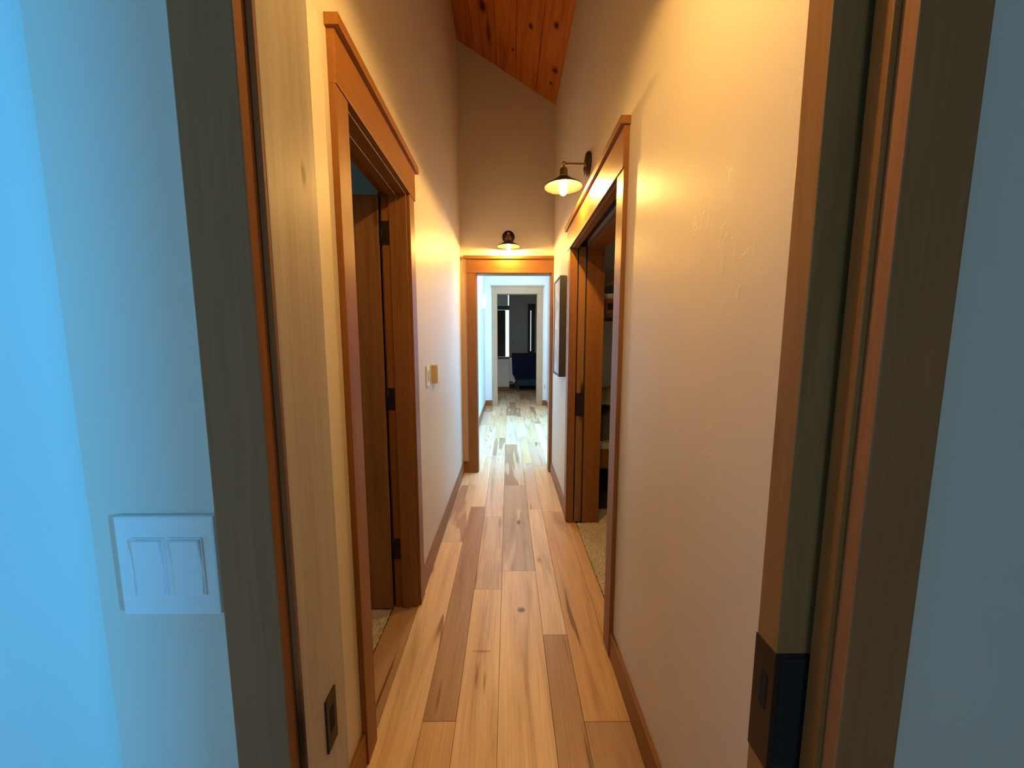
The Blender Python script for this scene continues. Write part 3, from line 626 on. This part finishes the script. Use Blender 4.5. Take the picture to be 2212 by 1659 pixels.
# ------------------------------------------------------------------ far room
wn = empty('window_3', (-.28, 10.6, 1.0)); struct(wn, 'far room window covered by a dark shade, bright at its edge', 'window')
dchild(wn, box('window_frame', -.62, .03, 10.53, 10.56, 2.30, 2.40, DARKTRIM)); dchild(wn, box('window_frame', -.62, .03, 10.53, 10.56, .93, .985, DARKTRIM))
dchild(wn, box('pane', -.62, .03, 10.64, 10.65, .985, 2.30, DAYPANE))
dchild(wn, box('shade', -.62, -.075, 10.545, 10.565, .99, 2.29, SHADE_F)); dchild(wn, box('upper_pane', -.02, .03, 10.64, 10.65, 2.42, 3.1, DAYPANE))
bm = bmesh.new(); lathe(bm, [(.010, -.26), (.010, .04)], Matrix.Translation((-.10, 10.515, 2.345)) @ Matrix.Rotation(R(90), 4, 'Y'), 10); dchild(wn, link('rod', bm, BRASS, None, True))
dchild(wn, box('rod_bracket', -.09, -.08, 10.515, 10.53, 2.335, 2.36, BRASS))
wn = empty('window_4', (.76, 12.55, 1.1)); struct(wn, 'narrow lit window slot with dark trim in the far back wall', 'window')
for a in ((.655, .745, 1.0, 2.66), (.772, .90, 1.0, 2.66), (.745, .772, 1.0, 1.10), (.745, .772, 2.45, 2.66)): dchild(wn, box('window_frame', a[0], a[1], 12.51, 12.548, a[2], a[3], DARKTRIM))
dchild(wn, box('pane', .735, .785, 12.56, 12.57, 1.10, 2.45, DAYPANE))
bd = tag(empty('bed', (1.0, 11.6, 0)), 'bed under a navy cover in the far room', 'bed')
def bdx(name, *a, bev=.02): o = box(name, *a, None, bev); dchild(bd, o); return o
bdx('mattress', .15, 1.9, 11.00, 12.45, .38, .98, SHEET, bev=.06); bdx('frame', .16, 1.88, 11.05, 12.45, .14, .38, FRAME)
for x in (.18, 1.78):
    for y in (11.08, 12.36): bdx('leg', x, x+.07, y, y+.07, .0, .14, FRAME, bev=.004)
cv = bdx('cover', .12, 1.93, 10.95, 12.3, .26, 1.045, NAVY, bev=.05)
def drape(name, y, mat):
    bm = bmesh.new(); nx, nz = 16, 20; F_ = [[], []]
    for side in (0, 1):
        for i in range(nx+1):
            row = []
            for j in range(nz+1):
                u, v = i/nx, j/nz                                  # v = 0 at the top
                x0 = .036+.003*math.sin(5*v); x1 = .105+.035*v+.08*max(0, v-.72)/.28
                z = .95-.70*v+.05*u*(v > .7)*math.sin(7*u)
                row.append(bm.verts.new((x0+(x1-x0)*u, y-.018*math.sin(u*15+3*v)*(0.3+v)+.012*side, z)))
            F_[side].append(row)
    for side in (0, 1):
        for i in range(nx):
            for j in range(nz): bm.faces.new((F_[side][i][j], F_[side][i+1][j], F_[side][i+1][j+1], F_[side][i][j+1]))
    A_, B_ = F_
    for i in range(nx):
        for j in (0, nz): bm.faces.new((A_[i][j], A_[i+1][j], B_[i+1][j], B_[i][j]))
    for j in range(nz):
        for i in (0, nx): bm.faces.new((A_[i][j], A_[i][j+1], B_[i][j+1], B_[i][j]))
    return link(name, bm, mat, None, True)
tag(drape('white_sheet', 10.74, SHEET), 'white sheet hanging off the side of the far bed', 'sheet')
bn = tag(empty('bench', (.6, 10.65, 0)), 'slate blue bench at the foot of the far bed', 'bench')
for nm, a, m_, bv in (('seat', (.24, 1.3, 10.45, 10.84, .16, .33, NAVY2), None, .03),):
    o = box(nm, *a, None, bv); dchild(bn, o)
for x in (.26, 1.2):
    for y in (10.49, 10.74): dchild(bn, box('leg', x, x+.05, y, y+.05, .001, .17, FRAME))
